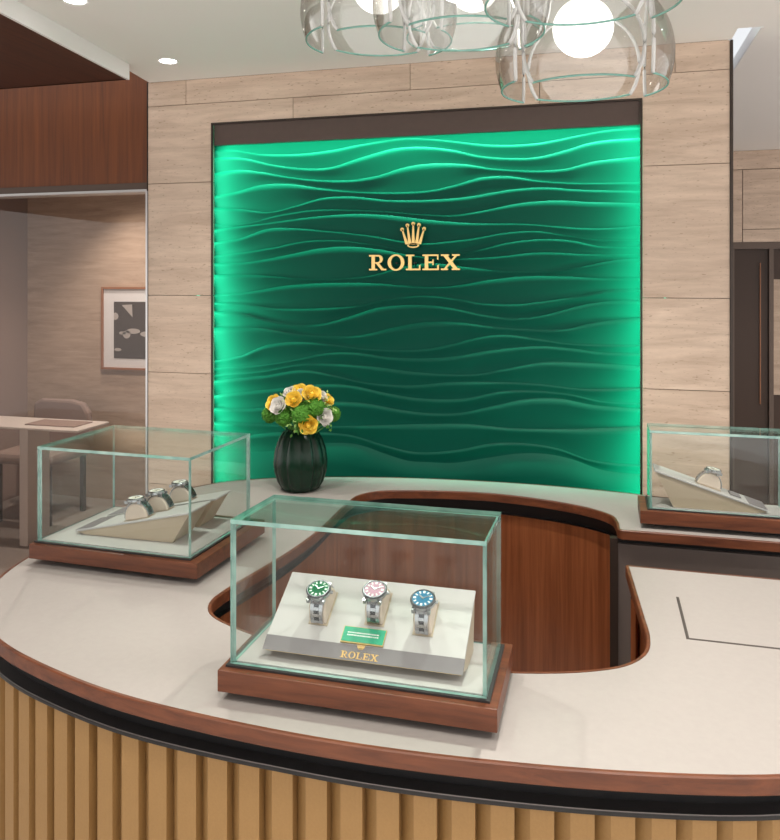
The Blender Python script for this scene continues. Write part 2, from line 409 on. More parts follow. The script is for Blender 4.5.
for c in CURVES:
    q = [on_y(px, py, YP) for px, py in c]
    q = [(p.x, p.z) for p in q]; q[0] = (SXL - .01, q[0][1]); q[-1] = (SXR + .01, q[-1][1])
    d = catmull(q, 14); col = []
    for x in xs_:
        for a, b in zip(d, d[1:]):
            if a.x <= x <= b.x:
                t = (x - a.x) / max(b.x - a.x, 1e-9); col.append(a.y + (b.y - a.y) * t); break
        else: col.append(d[-1].y)
    zc.append(col)
ROWS = 7; grid = []
for i, x in enumerate(xs_):
    zz = [SZT] + sorted([c[i] for c in zc], reverse=True) + [.62]
    for k in range(1, len(zz)): zz[k] = min(zz[k], zz[k - 1] - .004)
    colv = []
    for k in range(len(zz) - 1):
        gap = zz[k] - zz[k + 1]; A = max(0., min(.0115, (gap - .004) * .23)) * min(1, .40 + max(0, PZ - zz[k]) * 1.6) * (.45 if k == len(zz) - 2 else 1); lw = min(.0034, gap * .3)
        for r_ in range(ROWS):
            if r_ == 0: z, hgt = zz[k], 0
            else:
                t = (r_ - 1) / (ROWS - 2); z = zz[k] - lw - (gap - lw) * t * .999
                hgt = A * (math.cos(math.pi * t) * .5 + .5) * (.55 + .45 * (1 - t)) if r_ > 0 else 0
            colv.append((x, YP - hgt, z))
    grid.append(colv)
m_ = len(grid[0])
mb = MB(); mb.add([p for c in grid for p in c], [(i * m_ + j, i * m_ + j + 1, (i + 1) * m_ + j + 1, (i + 1) * m_ + j) for i in range(NX - 1) for j in range(m_ - 1)])
rpart(mb, 'carved_sheet', 'green_lacquer', smooth='all')
# mint light strips hidden behind the stone and the header
YL = 2.7945
rpart(MB().box(PXL - .086, PXL - .080, YL - .008, YL + .008, .66, PZ), 'light_strip', 'led_mint')
rpart(MB().box(PXR + .080, PXR + .086, YL - .008, YL + .008, .66, PZ), 'light_strip', 'led_mint')
rpart(MB().box(PXL, PXR, YL - .008, YL + .008, PZ + .080, PZ + .086), 'light_strip', 'led_mint')
def led_area(loc, rot, length, power):
    l = bpy.data.lights.new('strip_glow', 'AREA'); l.shape = 'RECTANGLE'; l.size = length; l.size_y = .014
    l.energy = power; l.color = (.13, 1.0, .64); l.spread = R(LED_SPREAD)
    o = bpy.data.objects.new('strip_glow', l); COL.objects.link(o); o.location = loc; o.rotation_euler = rot
    o.parent = relief; o.matrix_parent_inverse = IV
def aim(d, u):
    """area light looking along d, long side along u"""
    z = -Vector(d).normalized(); x = Vector(u).normalized(); y = z.cross(x).normalized(); x = y.cross(z)
    return Matrix(((x.x, y.x, z.x), (x.y, y.y, z.y), (x.z, y.z, z.z))).to_euler()
led_area((PXL - .078, YL, 1.42), aim((1, .30, 0), (0, 0, 1)), 1.52, LED_P)
led_area((PXR + .078, YL, 1.42), aim((-1, .30, 0), (0, 0, 1)), 1.52, LED_P)
led_area((-.66, YL, PZ + .078), aim((0, .22, -1), (1, 0, 0)), 1.58, LED_P * 1.25)

# sign: crown and five letters
U = .0568
def ring(cx, cz, rx, rz, ix, iz, n=28):
    o = [(cx + rx * math.cos(2 * math.pi * k / n), cz + rz * math.sin(2 * math.pi * k / n)) for k in range(n)]
    i = [(cx + ix * math.cos(2 * math.pi * k / n), cz + iz * math.sin(2 * math.pi * k / n)) for k in range(n)]
    return o, i
def add_ring(mb, o, i, y0, y1):
    n = len(o); vs = [(p[0], y, p[1]) for y in (y0, y1) for p in o] + [(p[0], y, p[1]) for y in (y0, y1) for p in i]
    fs = []
    for k in range(n):
        j = (k + 1) % n
        fs += [(k, j, n + j, n + k), (2 * n + k, 3 * n + k, 3 * n + j, 2 * n + j), (k, 2 * n + k, 2 * n + j, j), (n + k, n + j, 3 * n + j, 3 * n + k)]
    mb.add(vs, fs)
def letters():
    out = []
    r = lambda x0, x1, z0, z1: [(x0, z0), (x1, z0), (x1, z1), (x0, z1)]
    def arcband(cx, cz, ro, ri, so, si, a0, a1, n=12):
        o = [(cx + ro * math.cos(a0 + (a1 - a0) * k / n), cz + so * math.sin(a0 + (a1 - a0) * k / n)) for k in range(n + 1)]
        i = [(cx + ri * math.cos(a0 + (a1 - a0) * k / n), cz + si * math.sin(a0 + (a1 - a0) * k / n)) for k in range(n + 1)]
        return o + i[::-1]
    h = math.pi / 2
    out.append(('R', [r(.17, .40, 0, 1), r(0, .56, 0, .10), r(0, .40, .90, 1), r(.38, .62, .90, 1), r(.38, .62, .44, .53), arcband(.60, .72, .34, .13, .28, .19, -h, h),
                      [(.46, .46), (.68, .46), (.98, .10), (1.17, .10), (1.17, 0), (.84, 0)]], 0))
    out.append(('O', None, 1.255))
    out.append(('L', [r(.15, .38, 0, 1), r(0, .55, .90, 1), r(0, .9, 0, .10), [(.86, 0), (.96, 0), (.96, .36), (.86, .30)]], 2.48))
    out.append(('E', [r(.15, .38, 0, 1), r(0, 1.0, .90, 1), r(0, 1.0, 0, .10), r(.36, .70, .45, .55), r(.65, .73, .32, .68), [(.95, .9), (.95, .68), (1.04, .64), (1.04, 1), (.95, 1)], [(.96, 0), (1.07, 0), (1.07, .36), (.96, .30)]], 3.57))
    out.append(('X', [[(.12, .95), (.40, .95), (1.12, .05), (.84, .05)], [(.92, .95), (1.08, .95), (.32, .05), (.16, .05)], r(0, .52, .90, 1), r(.72, 1.20, .90, 1), r(0, .46, 0, .10), r(.70, 1.22, 0, .10)], 4.77))
    return out
def crown_mesh(mb, cx, cz, s, y0, y1):
    """s metres per photo-crop unit, origin at crown centre"""
    q = lambda x, z: (cx + (x - 395) * s, cz - (z - 172) * s)
    o, i = ring(cx, cz - 60 * s, 38 * s, 15 * s, 29 * s, 7 * s)
    add_ring(mb, o, i, y0, y1)
    tips = [(323, 130), (357, 105), (395, 95), (432, 103), (465, 128)]; base = [(355, 380 - 158), (374, 224), (395, 225), (416, 224), (435, 222)]
    for (tx, tz), (bx, bz) in zip(tips, base):
        a, b = q(bx - 11, bz + 2), q(bx + 11, bz + 2); c, d = q(tx + 4, tz), q(tx - 4, tz)
        mb.prism([a, b, c, d], y0, y1, 'y')
        p = q(tx, tz)
        mb.prism([(p[0] + 12 * s * math.cos(k * math.pi / 6), p[1] + 12 * s * math.sin(k * math.pi / 6)) for k in range(12)], y0, y1, 'y')
def make_sign(root, u, depth, mat, M):
    """letters start at local x 0, baseline z 0, front face y = -depth"""
    for name, polys, x in letters():
        mb = MB()
        if name == 'O':
            o, i = ring(x + .5625, .5, .5625, .53, .33, .43); sub = MB(); add_ring(sub, [(a * u, b * u) for a, b in o], [(a * u, b * u) for a, b in i], -depth, 0)
            mb.add(sub.v, sub.f, None, M)
        else:
            for k, p in enumerate(polys):
                mb.prism([((a + x) * u, b * u) for a, b in p], -depth - .00006 * k * (u / .0568), 0, 'y', None, M)
        mb.build('letter', mat, root)
    mb = MB(); sub = MB(); crown_mesh(sub, 2.96 * u, 2.2 * u, u / 98, -depth, 0); mb.add(sub.v, sub.f, None, M)
    mb.build('crown', mat, root)
sign = tag(empty('wall_sign', (-.833, 2.812, 1.69)), 'gold crown above five raised gold letters on the green wall panel', 'sign')
make_sign(sign, U * 1.012, .012, 'gold', Matrix.Translation((0, .004, 0)))
for x in (.03, .10, .17, .24, .31): MB().box(x, x + .006, .003, .027, .024, .030).build('fixing_pin', 'bronze_dark', sign)

# left: fascia, soffit, glazed partition and the room behind
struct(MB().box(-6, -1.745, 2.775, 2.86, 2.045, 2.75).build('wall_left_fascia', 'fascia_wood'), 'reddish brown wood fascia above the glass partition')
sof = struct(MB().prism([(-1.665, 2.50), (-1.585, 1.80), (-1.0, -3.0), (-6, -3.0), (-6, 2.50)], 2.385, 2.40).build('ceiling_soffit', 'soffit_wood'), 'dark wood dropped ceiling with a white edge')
MB().prism([(-1.655, 2.503), (-1.665, 2.503), (-1.59, 1.80), (-1.0, -3.0), (-.99, -3.0), (-1.58, 1.80)], 2.384, 2.4415).build('edge_trim', 'trim_white', sof)
MB().box(-6, -1.66, 2.49, 2.503, 2.385, 2.50).build('rear_edge', 'soffit_wood', sof)
struct(MB().box(-6, -1.7, 2.4, 2.87, 2.75, 2.78).build('ceiling_slot_lid', 'paint_white'), 'white lid of the ceiling slot')
win = struct(MB().box(-6, -1.753, 2.80, 2.812, .02, 2.01).build('window_1', 'partition_glass'), 'clear glass partition beside the stone wall')
MB().box(-6, -1.745, 2.77, 2.85, 2.018, 2.045).build('head_rail', 'glazing_frame', win)
MB().box(-6, -1.745, 2.765, 2.85, 2.008, 2.018).build('head_bead', 'steel', win)
MB().box(-6, -1.745, 2.77, 2.85, .0, .02).build('floor_rail', 'glazing_frame', win)
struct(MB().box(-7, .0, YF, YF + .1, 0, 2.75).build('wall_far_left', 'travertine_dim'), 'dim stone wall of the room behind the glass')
struct(MB().box(-4.40, -4.31, 2.9, YF, 0, 2.75).build('wall_left', 'chair_fabric'), 'brown side wall of the room behind the glass')
struct(MB().box(-7, .42, 2.99, YF, 2.6, 2.66).build('ceiling_far', 'paint_white'), 'ceiling of the room behind the glass')
struct(MB().box(-.06, .41, 3.0, YF, 0, 2.60).build('wall_return', 'header_brown'), 'dark wall end behind the stone wall')

# right: far fascia with inset panels and dark glazing
fas = struct(MB().box(.43, 3.6, YF, YF + .1, 1.885, CEIL + .02).build('wall_far_right', 'joint'), 'travertine fascia at the end of the passage')
def fslab(x0, x1, z0, z1): MB().box(x0 + .002, x1 - .002, YF - .02, YF, z0 + .002, z1 - .002).build('stone_panel', 'travertine', fas)
fslab(.43, .842, 1.885, 2.327); fslab(.842, 3.4, 1.963, 2.327); fslab(.43, 3.4, 2.327, CEIL); fslab(.842, 3.4, 1.885, 1.963)
win2 = struct(MB().box(.43, 3.6, YF + .03, YF + .05, 0, 1.885).build('window_2', 'glazing_brown'), 'dark brown glazing at the end of the passage')
MB().box(.43, 3.6, YF - .01, YF + .03, 1.845, 1.885).build('head_rail', 'glazing_frame', win2)
for x0, x1 in ((.74, .80), (.995, 1.02)): MB().box(x0, x1, YF + .005, YF + .03, 0, 1.845).build('mullion', 'glazing_frame', win2)
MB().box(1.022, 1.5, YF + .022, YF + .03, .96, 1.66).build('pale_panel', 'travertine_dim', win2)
MB().box(.945, .951, YF + .018, YF + .03, .9, 1.76).build('glazing_bead', 'frame_wood', win2)

# ================================================================== COUNTER
ZC = .95
outer_pts = [(.668, 2.285), (.64, 2.42), (.56, 2.52), (.42, 2.60), (.28, 2.648), (.13, 2.688), (-.17, 2.724), (-.45, 2.722), (-.72, 2.69), (-.95, 2.635), (-1.16, 2.552), (-1.292, 2.452), (-1.375, 2.28),
             (-1.412, 2.02), (-1.412, 1.78), (-1.39, 1.60), (-1.33, 1.45), (-1.235, 1.335), (-1.119, 1.262), (-.994, 1.211), (-.806, 1.158), (-.593, 1.130), (-.37, 1.121), (-.15, 1.133), (.06, 1.161), (.247, 1.205),
             (.42, 1.28), (.56, 1.395), (.64, 1.55), (.668, 1.75), (.668, 2.008)]
outer = catmull(outer_pts, 8)
def fillet(p0, p, p1, r, n=6):
    p0, p, p1 = Vector(p0), Vector(p), Vector(p1); a = (p0 - p).normalized(); b = (p1 - p).normalized()
    s0, s1 = p + a * r, p + b * r; return [s0 * (1 - t) ** 2 + p * 2 * t * (1 - t) + s1 * t ** 2 for t in [k / n for k in range(n + 1)]]
in1 = catmull([(.084, 1.70), (.089, 1.61), (.080, 1.545), (.045, 1.49), (-.02, 1.450), (-.152, 1.410), (-.40, 1.392), (-.60, 1.412), (-.72, 1.452), (-.785, 1.492), (-.813, 1.545), (-.812, 1.62),
               (-.79, 1.75), (-.768, 1.90), (-.757, 2.06), (-.762, 2.36), (-.752, 2.44), (-.70, 2.502), (-.60, 2.535), (-.45, 2.562), (-.315, 2.565), (-.138, 2.527), (-.027, 2.475), (.034, 2.415), (.048, 2.35)], 7)
inner = fillet((.5, 2.010), (.062, 2.010), (.084, 1.70), .010) + in1 + fillet((.048, 2.35), (.05, 2.285), (.5, 2.289), .02)
loop = outer + inner
out2 = []
for p in loop:
    if not out2 or (p - out2[-1]).length > .002: out2.append(p)
loop = out2
top = tag(empty('worktop', (-.37, 1.92, ZC - .027)), 'C shaped beige topped counter with a walnut edge band', 'counter')
IVT = Matrix.Translation(-Vector(top.location))
def tpart(mb, name, mat=None, **k):
    o = mb.build(name, mat, top, **k); o.matrix_parent_inverse = IVT; return o
LIP = .0075
l1 = offset(loop, .002, True); l2 = offset(loop, LIP, True); n = len(loop)
mb = MB()
rings = [[(p.x, p.y, ZC - .027) for p in l2], [(p.x, p.y, ZC - .027) for p in l1], [(p.x, p.y, ZC - .025) for p in loop], [(p.x, p.y, ZC - .002) for p in loop], [(p.x, p.y, ZC) for p in l1], [(p.x, p.y, ZC) for p in l2], [(p.x, p.y, ZC - .004) for p in l2]]
vs = [v for r_ in rings for v in r_]; fs = []
for k in range(len(rings) - 1):
    for i in range(n): j = (i + 1) % n; fs.append((k * n + i, k * n + j, (k + 1) * n + j, (k + 1) * n + i))
mb.add(vs, fs)
tpart(mb, 'edge_band', 'walnut_flat', smooth=True)
l3 = offset(loop, LIP + .0006, True)
tpart(MB().prism([(p.x, p.y) for p in l3], ZC - .026, ZC - .0006), 'leather_top', 'leather')
# inlaid writing mat outlined by a dark groove
gv = MB()
for a, b in (((.168, 1.627), (.168, 1.835)), ((.168, 1.627), (.60, 1.627))):
    if a[0] == b[0]: gv.box(a[0] - .003, a[0] + .003, a[1] - .003, b[1], ZC - .004, ZC - .0002)
    else: gv.box(a[0] - .003, b[0], a[1] - .003, a[1] + .003, ZC - .004, ZC - .0001)
tpart(gv, 'inlay_groove', 'groove')

base = tag(empty('counter_base', (-.37, 1.92, 0)), 'curved counter body clad in golden upright slats below a black recess', 'counter base')
IVB = Matrix.Translation(-Vector(base.location))
def bpart(mb, name, mat=None, **k):
    o = mb.build(name, mat, base, **k); o.matrix_parent_inverse = IVB; return o
ZT = .872
def tapered(path, d):
    out = []
    for p, q in zip(path, offset(path, 1.0)):
        t = min(1, max(0, (p.x + 1.25) / .75)); k = (d - .034) + .012 + .022 * t if p.y < 1.9 else d
        out.append(p + (q - p) * k)
    return out
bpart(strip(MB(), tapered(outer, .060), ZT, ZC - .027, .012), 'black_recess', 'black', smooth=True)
bpart(strip(MB(), tapered(outer, .034), ZT, ZT + .0022, .03), 'metal_ledge', 'recess_metal', smooth=True)
bpart(strip(MB(), tapered(outer, .0335), ZT - .006, ZT, .03), 'ledge_shade_strip', 'black', smooth=True)  # black strip standing in for the shade under the ledge
bpart(strip(MB(), tapered(outer, .063), .02, ZT - .006, .012), 'backing', 'slat_gold', smooth=True)
# slats
fac = tapered(outer, .038); PITCH = .0585
s_len = [0]
for a, b in zip(fac, fac[1:]): s_len.append(s_len[-1] + (b - a).length)
def at_len(s):
    for i in range(len(s_len) - 1):
        if s_len[i] <= s <= s_len[i + 1]:
            t = (s - s_len[i]) / (s_len[i + 1] - s_len[i]); d = (fac[i + 1] - fac[i]).normalized(); return fac[i].lerp(fac[i + 1], t), d
    return fac[-1], (fac[-1] - fac[-2]).normalized()
sref = min(range(len(fac)), key=lambda i: (fac[i] - Vector((-.517, 1.163))).length)
wl = PITCH * .60
sm = MB().prism([(-PITCH * .40, .021), (0, 0), (wl, .0015), (wl, .026), (-PITCH * .40, .026)], .02, ZT - .007)
proto = sm.build('slat', 'slat_gold', base); first = True
k0 = -int(s_len[sref] / PITCH) + 22
for k in range(k0, 34):
    s = s_len[sref] + k * PITCH
    if s < 0 or s > s_len[-1] - .05: continue
    p, d = at_len(s)
    o = proto if first else proto.copy()
    if not first: COL.objects.link(o)
    first = False
    o.parent = base; o.matrix_parent_inverse = IVB; o.location = (p.x, p.y, 0); o.rotation_euler = (0, 0, math.atan2(d.y, d.x))
# inner faces
ii = [p for p in inner]
cut = next(i for i, p in enumerate(inner) if p.y > 2.30 and p.x > .03 and i > 60)
inner_arc = offset(inner[2:cut + 4], .032)
bpart(strip(MB(), inner_arc, .0, ZC - .075, .018), 'curved_wood_panel', 'walnut_vertical', smooth=True)
bpart(strip(MB(), offset(inner[2:cut + 4], .045), ZC - .075, ZC - .027, .012), 'inner_recess', 'black', smooth=True)
bpart(strip(MB(), offset(inner[2:cut + 4], .033), ZC - .079, ZC - .074, .02), 'inner_bead', 'black', smooth=True)
bpart(MB().box(.030, .052, 2.300, 2.325, 0, ZC - .030), 'corner_post', 'bronze_dark')
bpart(MB().box(.052, .66, 2.306, 2.32, 0, ZC - .045), 'aisle_panel', 'panel_taupe')
bpart(MB().box(.052, .66, 2.32, 2.33, ZC - .045, ZC - .027), 'aisle_recess', 'black')
bpart(MB().box(.10, .66, 1.975, 1.99, 0, ZC - .027), 'arm_end_panel', 'panel_taupe')

# ================================================================== WATCHES, STANDS, CASES
def make_watch(dial, loc_M, label, group=None, lume=True, face=0.):
    """standing on a cushion: local z = plate normal, y = up the plate"""
    root = empty('wristwatch'); root.matrix_world = loc_M
    A, B = .0335, .0415                       # bracelet arch half length and height
    # bracelet rows following the arch
    N_ = 21; halves = (MB(), MB())
    def arch(t, g=0.): return Vector((0, -(A + g) * math.cos(t), (B + g) * math.sin(t)))
    for k in range(N_):
        t = math.pi * (.04 + .92 * (k + .5) / N_)
        if .40 < t / math.pi < .60: continue
        br = halves[0 if t < math.pi / 2 else 1]
        p = arch(t, .0012); tg = (arch(t + .01) - arch(t - .01)).normalized(); nn = Vector((1, 0, 0)).cross(tg).normalized()
        if nn.z < 0 and abs(tg.y) > .3: nn = -nn
        if nn.dot(p - Vector((0, 0, .008))) < 0: nn = -nn
        Mx = Matrix((( 1, tg.x, nn.x, p.x), (0, tg.y, nn.y, p.y), (0, tg.z, nn.z, p.z), (0, 0, 0, 1)))
        wdt = .0108 + .0022 * abs(t / math.pi - 0) * 0 + .0016 * (1 - abs(math.cos(t)))
        hl = .0031
        br.box(-wdt, -wdt * .42, -hl, hl, -.0012, .0012, 'watch_steel', Mx)
        br.box(wdt * .42, wdt, -hl, hl, -.0012, .0012, 'watch_steel', Mx)
        br.box(-wdt * .38, wdt * .38, -hl * .55, hl * 1.15, -.0012, .0016, 'watch_steel_dark' if k % 2 else 'watch_steel', Mx)
        br.box(-wdt * .98, wdt * .98, -hl * 1.2, hl * 1.2, -.0014, -.0006, 'watch_steel_dark', Mx)
    for br in halves: br.build('bracelet', None, root)
    Hd = Matrix.Translation((0, -.002, B + .0005)) @ Matrix.Rotation(R(face), 4, 'X') @ Matrix.Scale(1.1, 4)
    mb = MB(); mb.lathe([(0, 0), (.0175, 0), (.0195, .002), (.0195, .0065), (.0178, .0075)], 32, None, Hd)
    for sx in (-1, 1):
        for sy in (-1, 1): mb.box(sx * .0122 - .0022, sx * .0122 + .0022, min(sy * .012, sy * .0205), max(sy * .012, sy * .0205), -.003, .0040, None, Hd)
    mb.build('case', 'watch_steel', root, smooth=True)
    mb = MB(); mb.lathe([(.0192, .0062), (.0196, .0078), (.0180, .0096), (.0163, .0096), (.0160, .0085)], 40, None, Hd)
    mb.build('bezel', 'watch_steel_dark' if dial != 'dial_cream' else 'watch_steel', root, smooth=True)
    mb = MB(); mb.lathe([(0, .0088), (.0163, .0088)], 36, None, Hd); mb.build('dial', dial, root)
    mk = MB()
    for k in range(12):
        Mk = Hd @ Matrix.Rotation(k * math.pi / 6, 4, 'Z'); wk = .0011 if k % 3 else .0016
        mk.box(-wk, wk, .0105, .0148, .0088, .0093, None, Mk)
    mk.build('hour_markers', 'white_print', root)
    for ang, ln, wd in ((50, .009, .0009), (-60, .0132, .0007)):
        MB().box(-wd, wd, -.002, ln, .0094, .0099, None, Hd @ Matrix.Rotation(R(ang), 4, 'Z')).build('hand', 'watch_steel', root)
    MB().lathe([(0, .0185), (.0024, .0185), (.0026, .0200), (.0026, .0230), (0, .0232)], 12, None, Hd @ Matrix.Translation((0, 0, .004)) @ Matrix.Rotation(R(90), 4, 'Y')).build('winding_crown', 'watch_steel', root, smooth=True)
    return tag(root, label, 'watch', group)

def cushion(parent, M):
    A, B = .0322, .0400; n = 18
    prof = [(-A * math.cos(math.pi * k / n), B * math.sin(math.pi * k / n)) for k in range(n + 1)]
    mb = MB(); W = .0155
    inner_p = [(p[0] * .93, p[1] * .95) for p in prof]
    mb.prism(prof, -W, W, 'x', None, M)
    mb.build('cushion', 'cushion', parent, smooth=True, bevel=.003)
    MB().box(-W - .002, W + .002, -A - .0025, A + .0025, -.0006, .0007, None, M).build('slot', 'stand_side', parent)

def make_stand(loc, rz, width, depth, zlow, zhigh, label, strip_h=.0, name='display_stand'):
    """front edge along local x at y=0, plate rises towards +y"""
    root = empty(name, loc, rz)
    w2 = width / 2
    th = .005
    sl = Vector((0, depth, zhigh - zlow)).normalized(); nn = Vector((0, -sl.z, sl.y))
    PM = Matrix(((1, 0, 0, 0), (0, sl.y, nn.y, 0), (0, sl.z, nn.z, zlow), (0, 0, 0, 1)))
    Ls = math.hypot(depth, zhigh - zlow)
    s0 = strip_h
    MB().box(-w2, w2, 0, Ls, -th, 0, None, PM).build('plate', 'stand_leather', root, bevel=.0012)
    # tapered body under the plate
    if depth > width:
        a = (zhigh - zlow - .0) * .42
        poly = [(.004, zlow - .0052), (depth - .004, zhigh - .0062), (depth - .05, 0), (.03, 0)]
        MB().prism(poly, -w2 + .004, w2 - .004, 'x').build('body', 'stand_side', root)
        MB().box(-w2 + .001, w2 - .001, .002, .052, 0, .0007, None, PM).build('front_strip', 'stand_grey', root)
    else:
        poly = [(-.016, zlow - .015), (.001, zlow - .001), (depth - .004, zhigh - .0062), (depth - .02, 0), (.035, 0)]
        MB().prism([(p[0], p[1]) for p in poly], -w2 + .001, w2 - .001, 'x').build('body', 'stand_side', root)
        mb = MB(); mb.add([(-w2, -.0195, zlow - .0165), (w2, -.0195, zlow - .0165), (w2, .0, zlow + .0006), (-w2, .0, zlow + .0006), (-w2, -.014, zlow - .0175), (w2, -.014, zlow - .0175), (w2, .004, zlow - .003), (-w2, .004, zlow - .003)],
                          [(0, 1, 2, 3), (4, 5, 6, 7), (0, 1, 5, 4), (1, 2, 6, 5), (2, 3, 7, 6), (3, 0, 4, 7)])
        mb.build('front_strip', 'stand_grey', root)
        MB().box(-w2 + .004, w2 - .004, -.0150, -.0125, zlow - .0195, zlow - .0172).build('gold_edge', 'gold_satin', root)
    tag(root, label, 'display stand')
    WM = Matrix.Translation(loc) @ Matrix.Rotation(rz, 4, 'Z') @ PM
    return root, PM, WM

def make_case(loc, rz, bw, bd, gx0, gx1, gy0, gy1, ztop, label, lid_tilt=0.):
    """loc = front left corner of the wood base on the worktop"""
    root = empty('display_case', loc, rz)
    MB().box(.04, bw - .04, .035, bd - .03, 0, .014).build('plinth', 'black', root)
    MB().box(0, bw, 0, bd, .014, .050).build('base', 'walnut_flat', root, bevel=.0012)
    MB().box(gx0 - .006, gx1 + .006, gy0 - .006, gy1 + .006, .050, .0535).build('gasket', 'gasket', root)
    MB().box(gx0 + .008, gx1 - .008, gy0 + .008, gy1 - .008, .0535, .056).build('liner', 'liner', root)
    T = .007; z0 = .0537
    def pane(x0, x1, y0, y1, za, zb, thin, drop=0.):
        """box whose faces across the thin axis are clear and whose edges are mint"""
        mb = MB(); v = [(x0, y0, za), (x1, y0, za), (x1, y1, za), (x0, y1, za), (x0, y0, zb), (x1, y0, zb), (x1, y1, zb), (x0, y1, zb)]
        if drop: v = [(p[0], p[1], p[2] - (drop * (p[1] - gy0) / (gy1 - gy0) if p[2] > .1 else 0)) for p in v]
        faces = {'z': [(3, 2, 1, 0), (4, 5, 6, 7)], 'y': [(0, 1, 5, 4), (2, 3, 7, 6)], 'x': [(1, 2, 6, 5), (3, 0, 4, 7)]}
        mb._mi('top_glass' if thin == 'z' else 'case_glass')
        for ax, fl in faces.items(): mb.add(v, fl, ('top_glass' if thin == 'z' else 'case_glass') if ax == thin else 'glass_edge')
        mb.build('glass_pane', None, root)
    e = .0004
    pane(gx0, gx1, gy0, gy0 + T, z0, ztop - T - e, 'y', lid_tilt); pane(gx0, gx1, gy1 - T, gy1, z0, ztop - T - e, 'y', lid_tilt)
    pane(gx0, gx0 + T, gy0 + T + e, gy1 - T - e, z0, ztop - T - e, 'x', lid_tilt); pane(gx1 - T, gx1, gy0 + T + e, gy1 - T - e, z0, ztop - T - e, 'x', lid_tilt)
    pane(gx0, gx1, gy0, gy1, ztop - T, ztop, 'z', lid_tilt)
    return tag(root, label, 'display case')

# front case
make_case((-.616, 1.184, ZC), 0, .467, .222, .014, .448, .020, .203, .297, 'glass display case holding the three watches with green, pink and blue dials', .0065)  # lid tilted down at the back to keep the sign's reflection off it
st, PM, WM = make_stand((-.383, 1.251, ZC + .0565), 0, .346, .116, .031, .098, 'wide pale display stand with grey lettered front strip and green card')
for px, sl_, dial, lab in ((-.089, .064, 'dial_green', 'steel wristwatch with a green dial'), (.010, .075, 'dial_pink', 'steel wristwatch with a pink dial'), (.0965, .067, 'dial_blue', 'steel wristwatch with a light blue dial')):
    M = Matrix.Translation((px, sl_, .0008))
    cushion(st, PM @ M)
    make_watch(dial, WM @ M, lab, face=-8)
# lettering on the grey strip
zl = .031
a = Vector((0, -.0195, zl - .0165)); b = Vector((0, 0, zl + .0006)); up = (b - a).normalized(); nrm = Vector((0, -up.z, up.y))
SM = Matrix(((1, 0, up.x, -.034), (0, -nrm.y, up.y, a.y + .0035 * up.y), (0, -nrm.z, up.z, a.z + .0035 * up.z), (0, 0, 0, 1)))
make_sign(st, .0108, .0008, 'gold', SM)
# green card
CM = WM @ Matrix.Translation((-.002, .0165, .0012))
card = empty('name_card'); card.matrix_world = CM
MB().box(-.0375, .0375, -.0150, .0155, 0, .003).build('card_backing', 'gold_satin', card)
MB().box(-.0365, .0365, -.0132, .0145, .003, .0036).build('card_face', 'card_green', card)
pm = MB()
for row, zz in enumerate((.0026, -.0022)):
    x = -.0285
    while x < .027:
        l_ = random.uniform(.002, .0048); pm.box(x, min(x + l_, .0285), zz, zz + .0022, .0036, .00385); x += l_ + .0011
pm.build('print_lines', 'white_print', card)
tag(card, 'small green card with fine white print in front of the watches', 'card')

# left case: two stands facing left
LZ = R(-2)
make_case((-1.362, 1.632, ZC), LZ, .470, .350, .010, .440, .018, .322, .288, 'deep glass display case with two side facing stands near the stone wall')
def left_watch(PMx, WMx, stand, px, s, dial, lab):
    M = Matrix.Translation((px, s, .0008)); cushion(stand, PMx @ M); make_watch(dial, WMx @ M, lab, face=-8)
st2, PM2, WM2 = make_stand((-1.288, 1.762, ZC + .0565), R(-90), .105, .325, .010, .080, 'long beige display stand with two watches in the deep case')
left_watch(PM2, WM2, st2, .028, .175, 'dial_cream', 'steel wristwatch on the two watch stand, beside the case front')
left_watch(PM2, WM2, st2, -.027, .200, 'dial_cream', 'steel wristwatch on the two watch stand, farther from the case front')
st3, PM3, WM3 = make_stand((-1.285, 1.878, ZC + .0565), R(-90), .085, .325, .010, .080, 'long beige display stand with a single watch in the deep case')
left_watch(PM3, WM3, st3, .004, .215, 'dial_cream', 'steel wristwatch alone on its stand in the deep case')

# right case
make_case((.113, 2.316, ZC), 0, .43, .165, .026, .390, .020, .140, .275, 'glass display case on the far arm beside the green wall')
st4, PM4, WM4 = make_stand((.452, 2.392, ZC + .0565), R(90), .088, .298, .010, .104, 'beige display stand with one watch in the case beside the green wall')
left_watch(PM4, WM4, st4, -.004, .160, 'dial_cream', 'steel wristwatch on the stand beside the green wall')
# small white price tag strip on that stand
MB().box(-.02, .02, .07, .10, .001, .004, None, PM4).build('label_block', 'stand_grey', st4)

